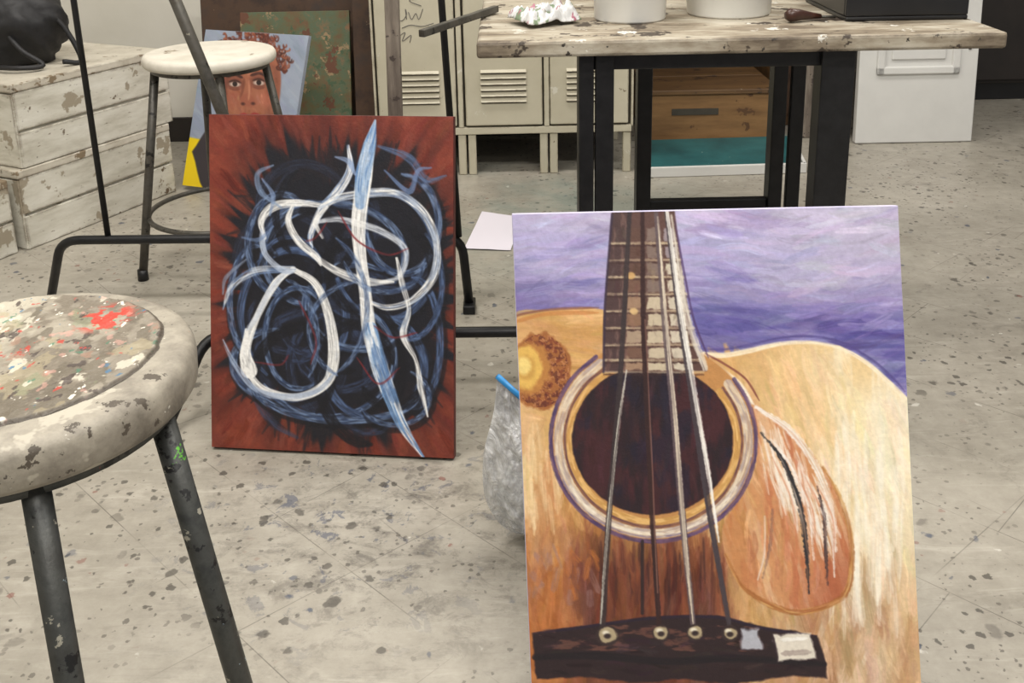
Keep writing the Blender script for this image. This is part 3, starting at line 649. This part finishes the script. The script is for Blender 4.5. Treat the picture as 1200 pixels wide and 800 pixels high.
# ------------------------------------------------------------------ metal easel (holds the abstract canvas)
e=root('studio_easel',(-.4,2.1,0))
sweep('base_bar_rear',fillet([(-1.215,2.48,.011),(-1.14,2.42,.19),(-.13,2.39,.19),(-.115,2.37,.011)],.05),.0115,M_black,e)
sweep('base_bar_front',fillet([(-.70,1.80,.011),(-.645,1.95,.15),(.27,1.93,.15),(.30,1.80,.011)],.05),.0115,M_black,e)
sweep('side_bar',[(-.55,1.95,.15),(-.55,2.40,.19)],.010,M_black,e); sweep('side_bar_far',[(-.2,1.94,.15),(-.2,2.39,.19)],.010,M_black,e)
sweep('upright_left',[(-1.02,2.42,.19),(-1.04,2.44,1.5)],.0075,M_black,e)
sweep('upright_right',[(-.137,2.39,.19),(-.185,2.42,1.5)],.0085,M_black,e)
sweep('mast_strut',[(-.42,1.945,.15),(-.788,1.997,1.3)],.0115,M_dgrey,e)
sweep('mast_post',[(-.236,1.955,.15),(-.215,1.99,1.5)],.0135,M_post,e,square=True)
sweep('top_bar',[(-1.04,2.44,1.48),(-.185,2.42,1.48)],.008,M_black,e)
sweep('mast_tie',[(-.22,1.99,1.28),(-.18,2.41,1.3)],.008,M_black,e); sweep('strut_tie',[(-.785,1.997,1.29),(-.80,2.43,1.48)],.008,M_black,e)
box('foot_pad_1',-.13,-.10,2.34,2.40,.0,.022,M_black,e); 

# ------------------------------------------------------------------ platforms
d=np.array([.447,.894,0]); nn=np.array([-.894,.447,0])
def platform(name,c,ld,ln,z0,h):
    r=root(name,(c[0],c[1],z0)); c=np.array([c[0],c[1],z0])
    H=np.array([0,0,1.])
    obox('box_body',c+d*.006+nn*.006,d*(ld-.012),nn*(ln-.012),H*(h-.026),M_plat,r,.003)
    obox('top_board',c-nn*.006-d*.006+H*(h-.025),d*(ld+.006),nn*ln,H*.025,M_plattop,r,.004)
    obox('side_board_lower',c-nn*.004+d*.0,d*ld,nn*.01,H*(h*.42),M_plat,r,.003)
    obox('side_board_upper',c-nn*.004+H*(h*.45),d*ld,nn*.01,H*(h*.45),M_plat,r,.003)
    obox('front_board',c-d*.004,d*.01,nn*ln,H*(h*.88),M_plat,r,.003)
platform('wooden_platform',(-1.44,2.85),.60,1.3,0.001,.243)
platform('wooden_platform',(-1.43,2.87),.60,1.25,.246,.25)
platform('wooden_platform',(-1.53,2.70),.145,1.3,.001,.225)
r=root('black_backpack',(-1.60,3.2,.5))
bm=bmesh.new(); bmesh.ops.create_icosphere(bm,subdivisions=5,radius=1)
for v in bm.verts:
    x,y,z=v.co; q=1+.35*(float(fbm(np.array(x*1.6+5),np.array(y*1.6+z*2+3),3))-.5)+.12*(float(fbm(np.array(x*6+5),np.array(z*6+y*4),7))-.5)
    v.co=(-1.60+x*.20*q,3.20+y*.13*q,.627+max(z*.17*q,-.1275))
me=bpy.data.meshes.new('bag_body'); bm.to_mesh(me); bm.free(); me.materials.append(M_bag)
for p in me.polygons: p.use_smooth=True
o=bpy.data.objects.new('bag_body',me); COL.objects.link(o); attach(o,r)
sweep('strap_1',catmull([(-1.54,3.10,.62),(-1.48,3.07,.56),(-1.42,3.07,.513),(-1.48,3.03,.513),(-1.58,3.06,.513)],6),.008,M_bag,r,8)
sweep('strap_2',catmull([(-1.50,3.12,.70),(-1.40,3.16,.64),(-1.34,3.16,.513),(-1.38,3.12,.513)],6),.008,M_bag,r,8)

# ------------------------------------------------------------------ lockers
r=root('metal_lockers',(0,3.7,0)); y0=3.50
box('body',-.475,.425,y0+.02,3.98,.15,1.80,M_lockerdk,r,.003)
box('side_left',-.48,-.472,y0,3.98,.15,1.80,M_locker,r,.002); box('side_right',.422,.43,y0,3.98,.15,1.80,M_locker,r,.002)
box('base_rail',-.48,.43,y0,y0+.02,.15,.175,M_locker,r,.002); box('top_rail',-.48,.43,y0,y0+.02,1.77,1.80,M_locker,r,.002)
for i,(a,b_) in enumerate([(-.465,-.192),(-.160,.110),(.137,.412)]):
    box('door_panel_%d'%(i+1),a,b_,y0-.002,y0+.016,.182,1.76,M_locker,r,.004)
    cx=(a+b_)/2
    for gz in (.265,1.45):
        for k in range(6):
            z=gz+k*.021
            mesh_obj('louver_%d'%(i+1),[(cx-.08,y0-.002,z),(cx+.08,y0-.002,z),(cx+.08,y0-.011,z+.004),(cx-.08,y0-.011,z+.004),(cx-.08,y0-.002,z+.013),(cx+.08,y0-.002,z+.013)],
                     [(0,1,2,3),(3,2,5,4),(0,3,4),(1,5,2)],M_locker,r)
            box('louver_slot_%d'%(i+1),cx-.078,cx+.078,y0-.0045,y0-.001,z-.002,z+.0005,M_lockerdk,r,0)
    box('handle_plate_%d'%(i+1),b_-.05,b_-.02,y0-.008,y0-.001,.95,1.10,M_dgrey,r,.003)
for a in (-.19,.112): box('door_divider',a+.004,a+.022,y0-.001,y0+.02,.176,1.77,M_locker,r,.002)
for x in (-.475,-.19,-.155,.10,.135,.395): box('leg',x,x+.028,y0+.005,y0+.03,0.0005,.15,M_locker,r,.002)
for x in (-.475,.395): box('leg_rear',x,x+.028,3.93,3.96,0.0005,.15,M_locker,r,.002)
def scr(pts): sweep('marker_scribble',[(x,y0-.003,z) for x,z in catmull(pts,6)],.0013,M_ink,r,6)
scr([(-.375,.60),(-.39,.575),(-.37,.56),(-.352,.58),(-.355,.60),(-.352,.565)]); scr([(-.345,.59),(-.335,.565),(-.32,.585),(-.31,.565),(-.295,.60)])
scr([(-.37,.535),(-.34,.545),(-.30,.54),(-.26,.55)]); scr([(-.35,.66),(-.31,.70),(-.29,.65),(-.34,.63),(-.30,.61)])
scr([(-.39,.50),(-.36,.52),(-.37,.49),(-.34,.51),(-.345,.485)])

# ------------------------------------------------------------------ table
r=root('work_table',(.45,2.25,0))
box('top',-.065,.965,1.96,2.58,.72,.752,M_table,r,.006)
box('apron_front',.14,.68,2.0,2.02,.685,.72,M_black,r); box('apron_back',.30,.73,2.50,2.52,.685,.72,M_black,r)
box('leg_1',.135,.165,1.985,2.05,0.0005,.72,M_black,r); box('leg_1_flange',.168,.205,1.985,2.005,0.0005,.72,M_black,r)
box('leg_2',.615,.682,1.985,2.04,0.0005,.72,M_black,r)
box('leg_3',.315,.352,2.48,2.53,0.0005,.72,M_black,r); box('leg_4',.655,.69,2.49,2.54,0.0005,.72,M_black,r); box('leg_4_flange',.70,.735,2.49,2.51,0.0005,.72,M_black,r)
box('stretcher_back',.352,.655,2.50,2.525,.17,.235,M_black,r); 
box('apron_side_1',.17,.19,2.02,2.5,.68,.72,M_black,r); box('apron_side_2',.66,.68,2.04,2.5,.68,.72,M_black,r)
def tub(name,x,y,ra,h,hand=True):
    r=root(name,(x,y,.752)); lathe('tub_body',[(.0005,0),(ra*.9,0),(ra*.93,.004),(ra,h-.02),(ra+.006,h-.018),(ra+.006,h),(ra-.003,h),(ra*.9,.01),(.0005,.008)],(x,y,.7525),M_bucket,r,64)
    sweep('rim_band',[(x+(ra+.002)*math.cos(a),y+(ra+.002)*math.sin(a),.7525+h*.82) for a in np.linspace(0,6.2832,41)[:-1]],.003,M_bucket,r,8,closed=True)
tub('plastic_bucket',.262,2.22,.083,.2); tub('plastic_tub',.487,2.27,.098,.12)
r=root('black_tray',(.86,2.3,.752))
box('tray_floor',.70,.955,2.12,2.42,.7525,.762,M_bplast,r); 
for nm,a in (('tray_wall_1',(.70,.955,2.12,2.132)),('tray_wall_2',(.70,.955,2.408,2.42)),('tray_wall_3',(.70,.712,2.132,2.408)),('tray_wall_4',(.943,.955,2.132,2.408))):
    box(nm,a[0],a[1],a[2],a[3],.762,.86,M_bplast,r)
r=root('palette_knife_handle',(.6,2.1,.752))
sweep('handle',[(.575,2.12,.7665),(.585,2.122,.768),(.605,2.13,.767),(.635,2.14,.7635),(.655,2.147,.761)],[.008,.0145,.012,.007,.005],M_brkn,r,14)
sweep('blade',[(.655,2.147,.76),(.69,2.158,.757)],.003,M_dgrey,r,8)
def crumple(name,cx,cy,z,lx,ly,h,mat,seed,rot=0,n=70):
    g=np.linspace(-1,1,n); a,b=np.meshgrid(g,g)
    hh=h*(fbm(a*2.2+9,b*2.2+9,seed)*1.5)*np.clip(1.25-np.maximum(abs(a),abs(b))**3,0,1)
    wx=1+.15*(fbm(a*2+3,b*2+5,seed+4)-.5); x=a*lx*wx; y=b*ly*wx
    c,s=math.cos(rot),math.sin(rot)
    pos=np.stack([cx+x*c-y*s,cy+x*s+y*c,z+hh],-1)
    rgb=np.ones((n,n,3))*np.array([.82,.82,.82]); k=(fbm(a*4,b*4,seed+8)>.62); rgb[k]=(.50,.56,.46); k=(fbm(a*5,b*5,seed+9)>.66); rgb[k]=(.66,.42,.48)
    r=root(name,(cx,cy,z)); o=grid_obj('packet',pos,rgb,mat,r); m=o.modifiers.new('s','SOLIDIFY'); m.thickness=.002; m.offset=1; return r
crumple('plastic_packet',.075,2.18,.754,.065,.05,.045,paintmat('glossy_packet',.25,.1),3,.5)
r=root('wooden_batten',(-.08,2.15,.75)); sweep('stick',[(-.175,2.02,.762),(-.03,2.34,.7625)],.0075,M_dgrey,r,square=True)

# ------------------------------------------------------------------ things under / behind the table
r=root('plywood_crate',(.77,4.2,0))
box('front_panel',.53,1.02,3.84,3.86,.001,.20,M_ply,r); box('side_panel_1',.53,.55,3.86,4.6,.001,.20,M_ply,r); box('side_panel_2',1.0,1.02,3.86,4.6,.001,.20,M_ply,r); box('rear_panel',.55,1.0,4.58,4.6,.001,.20,M_ply,r)
for k in range(3): box('lid_plank_%d'%k,.52,1.03,3.83+k*.265,4.09+k*.265,.201,.22,M_plydk,r)
box('hand_slot',.62,.80,3.837,3.8405,.12,.145,M_lockerdk,r,0)
r=root('teal_panel_board',(.75,3.6,0)); 
obox('teal_face',(.46,3.44,.012),(.56,.02,0),(.05,.36,0),(0,0,.022),M_teal,r,.002)
obox('frame_front',(.45,3.425,.001),(.585,.02,0),(0,.013,0),(0,0,.036),M_whitep,r,.002); obox('frame_right',(1.025,3.445,.001),(.012,0,0),(.05,.375,0),(0,0,.036),M_whitep,r,.002)
obox('frame_left',(.445,3.438,.001),(.012,0,0),(.05,.375,0),(0,0,.036),M_whitep,r,.002)
r=root('leaning_boards',(1.2,3.95,0))
obox('board_1',(1.14,3.90,.001),(.08,0,0),(0,.025,0),(0,.06,1.3),M_post,r); obox('board_2',(1.235,3.88,.001),(.07,0,0),(0,.025,0),(0,.06,1.1),M_plydk,r)
r=root('cabinet_tower',(1.2,4.3,0)); box('carcass',1.06,1.34,4.1,4.5,.001,1.5,M_plydk,r); box('door_face',1.07,1.33,4.085,4.1,.05,1.48,M_dkcan,r)
r=root('panelled_door',(1.55,3.85,0)); V_=np.array([.0,.10,1.9]); 
obox('slab',(1.325,3.80,.002),(.45,0,0),(0,.035,-.001),V_,M_whitep,r,.004)
def dpanel(z0,z1):
    f=lambda z:3.80+.10*z/1.9
    x0,x1=1.39,1.705
    for nm,(a,b,c_,d_) in (('mould_b',(x0,x1,z0,z0+.03)),('mould_t',(x0,x1,z1-.03,z1)),('mould_l',(x0,x0+.03,z0,z1)),('mould_r',(x1-.03,x1,z0,z1))):
        obox(nm,(a,f(c_)-.012,c_),(b-a,0,0),(0,.014,0),(0,.10/1.9*(d_-c_),d_-c_),M_whitep,r,.005)
    obox('raised_field',(x0+.055,f(z0+.055)-.007,z0+.055),(x1-x0-.11,0,0),(0,.009,0),(0,.1/1.9*(z1-z0-.11),z1-z0-.11),M_whitep,r,.005)
dpanel(.27,.95); dpanel(1.05,1.8)
for z in (.36,): box('bolt_hole',1.735,1.745,3.80-.002+.1*z/1.9-.002,3.80+.1*z/1.9+.002,z,z+.03,M_black,r,0)
r=root('shade_fill_cabinet',(2.3,4.6,0)); box('carcass',1.80,3.1,4.45,5.1,.08,1.9,M_cab,r,.005); box('plinth',1.83,3.07,4.48,5.07,.001,.08,M_bplast,r)  # added dark cabinet, stands in for the shadowed area at far right
box('door_left',1.81,2.44,4.43,4.45,.10,1.88,M_cab,r,.004); box('door_right',2.46,3.09,4.43,4.45,.10,1.88,M_cab,r,.004)

# ------------------------------------------------------------------ small floor things
def sheet(name,pts,z=.002):
    r=root(name,pts[0]+(0,)); n=24; a,b=np.meshgrid(np.linspace(0,1,n),np.linspace(0,1,n)); p=[np.array(q) for q in pts]
    xy=p[0]*((1-a)*(1-b))[...,None]+p[1]*(a*(1-b))[...,None]+p[2]*(a*b)[...,None]+p[3]*((1-a)*b)[...,None]
    zz=z+.004*fbm(a*2,b*2,3)+.01*np.clip(a+b-1.7,0,1)
    grid_obj('sheet_face',np.dstack([xy,zz]),np.ones((n,n,3))*np.array([.86,.84,.88]),paintmat('paper_surface_'+name,.7,.05),r)
sheet('paper_sheet',[(-.145,2.78),(-.01,2.76),(.03,3.04),(-.10,3.10)])
rs=np.random.RandomState(11)
V=[];F=[]
for i in range(70):
    x=rs.uniform(-1.6,2.0); y=rs.uniform(1.0,3.6); s=rs.uniform(.002,.006); a0=rs.rand()*6
    k=rs.randint(4,7); b0=len(V)
    for j in range(k):
        a=a0+6.283*j/k; q=s*rs.uniform(.6,1.3); V.append((x+q*math.cos(a),y+q*math.sin(a)*.8,.0015))
    V.append((x,y,.004)); 
    for j in range(k): F.append((b0+j,b0+(j+1)%k,b0+k))
mesh_obj('paint_chips',V,F,mottled('chip_colours',[C(205,202,192),C(184,178,166),C(210,208,200)],3,.6))
# zip bag
r=root('plastic_zip_bag',(.02,1.44,0)); nu,nv=70,110
pb=NB('clear_plastic'); cr_=pb.noise(pb.map(sc=(1,1,.6)),30,6,.65,1.8)
c=pb.ramp(cr_,[(.35,C(196,198,200)),(.55,C(228,229,230)),(.68,C(250,250,250))])
pb.out(c,.12); al=pb.math('ADD',pb.math('MULTIPLY',pb.thr(cr_,.42,.62),.50),.40); pb.l.new(al,pb.b.inputs['Alpha']); pb.bump(cr_,1.0,.012)
Lc=catmull([(-.030,.318),(-.038,.25),(-.056,.17),(-.056,.09),(-.034,.035),(-.002,.008)],12); Rc=catmull([(.06,.225),(.08,.2),(.085,.15),(.085,.09),(.08,.04),(.075,.008)],12)
Lr=np.stack([np.interp(np.linspace(0,1,nv),np.linspace(0,1,len(Lc)),Lc[:,k]) for k in (0,1)],-1); Rr=np.stack([np.interp(np.linspace(0,1,nv),np.linspace(0,1,len(Rc)),Rc[:,k]) for k in (0,1)],-1)
a=np.linspace(0,1,nu)
for sgn,nm in ((-1,'bag_front'),(1,'bag_back')):
    XZ=Lr[:,None,:]*(1-a)[None,:,None]+Rr[:,None,:]*a[None,:,None]
    vv=np.linspace(0,1,nv)[:,None]*np.ones((1,nu)); uu=np.ones((nv,1))*a[None,:]
    bul=.036*np.sin(np.pi*uu)**.6*np.sin(np.pi*np.clip(vv,0,1)**1.4)**.7+.030*(fbm(uu*5+vv*3,vv*8-uu*4,4+sgn,5)-.5)*np.sin(np.pi*uu)**.4
    yy=1.47-.03*(1-vv)+sgn*bul
    grid_obj(nm,np.stack([XZ[...,0],yy,XZ[...,1]],-1),np.ones((nv,nu,3)),pb.m,r)
sweep('zip_strip',[(-.030,1.44,.318),(.015,1.438,.272),(.06,1.44,.225)],.005,M_blue,r,8)
cr=bmesh.new(); bmesh.ops.create_icosphere(cr,subdivisions=4,radius=1)
for v in cr.verts:
    x,y,z=v.co; q=.75+.6*float(fbm(np.array(x*3+7),np.array(y*3+z*3+2),5)); v.co=(.018+x*.048*q,1.47+y*.020*q,.080+z*.060*q)
me=bpy.data.meshes.new('contents'); cr.to_mesh(me); cr.free(); me.materials.append(M_bucket)
o=bpy.data.objects.new('contents',me); COL.objects.link(o); attach(o,r)

# ------------------------------------------------------------------ lights
def emis(name,s):
    b=NB(name); b.out(C(255,252,244),.5); b.b.inputs['Emission Color'].default_value=(1,.97,.92,1); b.b.inputs['Emission Strength'].default_value=s; return b.m
ME=emis('lamp_diffuser',2.0)
def panel(x,y,w,h,p):
    r=root('ceiling_light_panel',(x,y,2.98)); box('housing',x-w/2-.02,x+w/2+.02,y-h/2-.02,y+h/2+.02,2.95,2.999,M_whitep,r); box('diffuser',x-w/2,x+w/2,y-h/2,y+h/2,2.935,2.949,ME,r,0)
    L=bpy.data.lights.new('tube_light','AREA'); L.shape='RECTANGLE'; L.size=w; L.size_y=h; L.energy=p; L.color=(1,.965,.91)
    o=bpy.data.objects.new('tube_light',L); o.location=(x,y,2.92); COL.objects.link(o); attach(o,r)
panel(-1.2,1.2,1.2,.3,52); panel(.9,.6,1.2,.3,52); panel(-.4,2.9,1.2,.3,33); panel(1.6,2.7,1.2,.3,28); panel(.1,-.8,1.2,.3,48)
w=bpy.data.worlds.new('room_ambient'); bpy.context.scene.world=w; w.use_nodes=True
w.node_tree.nodes['Background'].inputs[0].default_value=(.96,.955,.96,1); w.node_tree.nodes['Background'].inputs[1].default_value=.40
bpy.context.scene.view_settings.view_transform='Standard'

# ------------------------------------------------------------------ camera
cd=bpy.data.cameras.new('camera'); cd.sensor_width=36; cd.lens=36; cd.shift_y=-226/1200
cam=bpy.data.objects.new('camera',cd); COL.objects.link(cam)
cam.matrix_world=Matrix.Translation((0,0,1.1))@Matrix.Rotation(math.radians(74),4,'X')@Matrix.Rotation(-.02,4,'Z')
bpy.context.scene.camera=cam
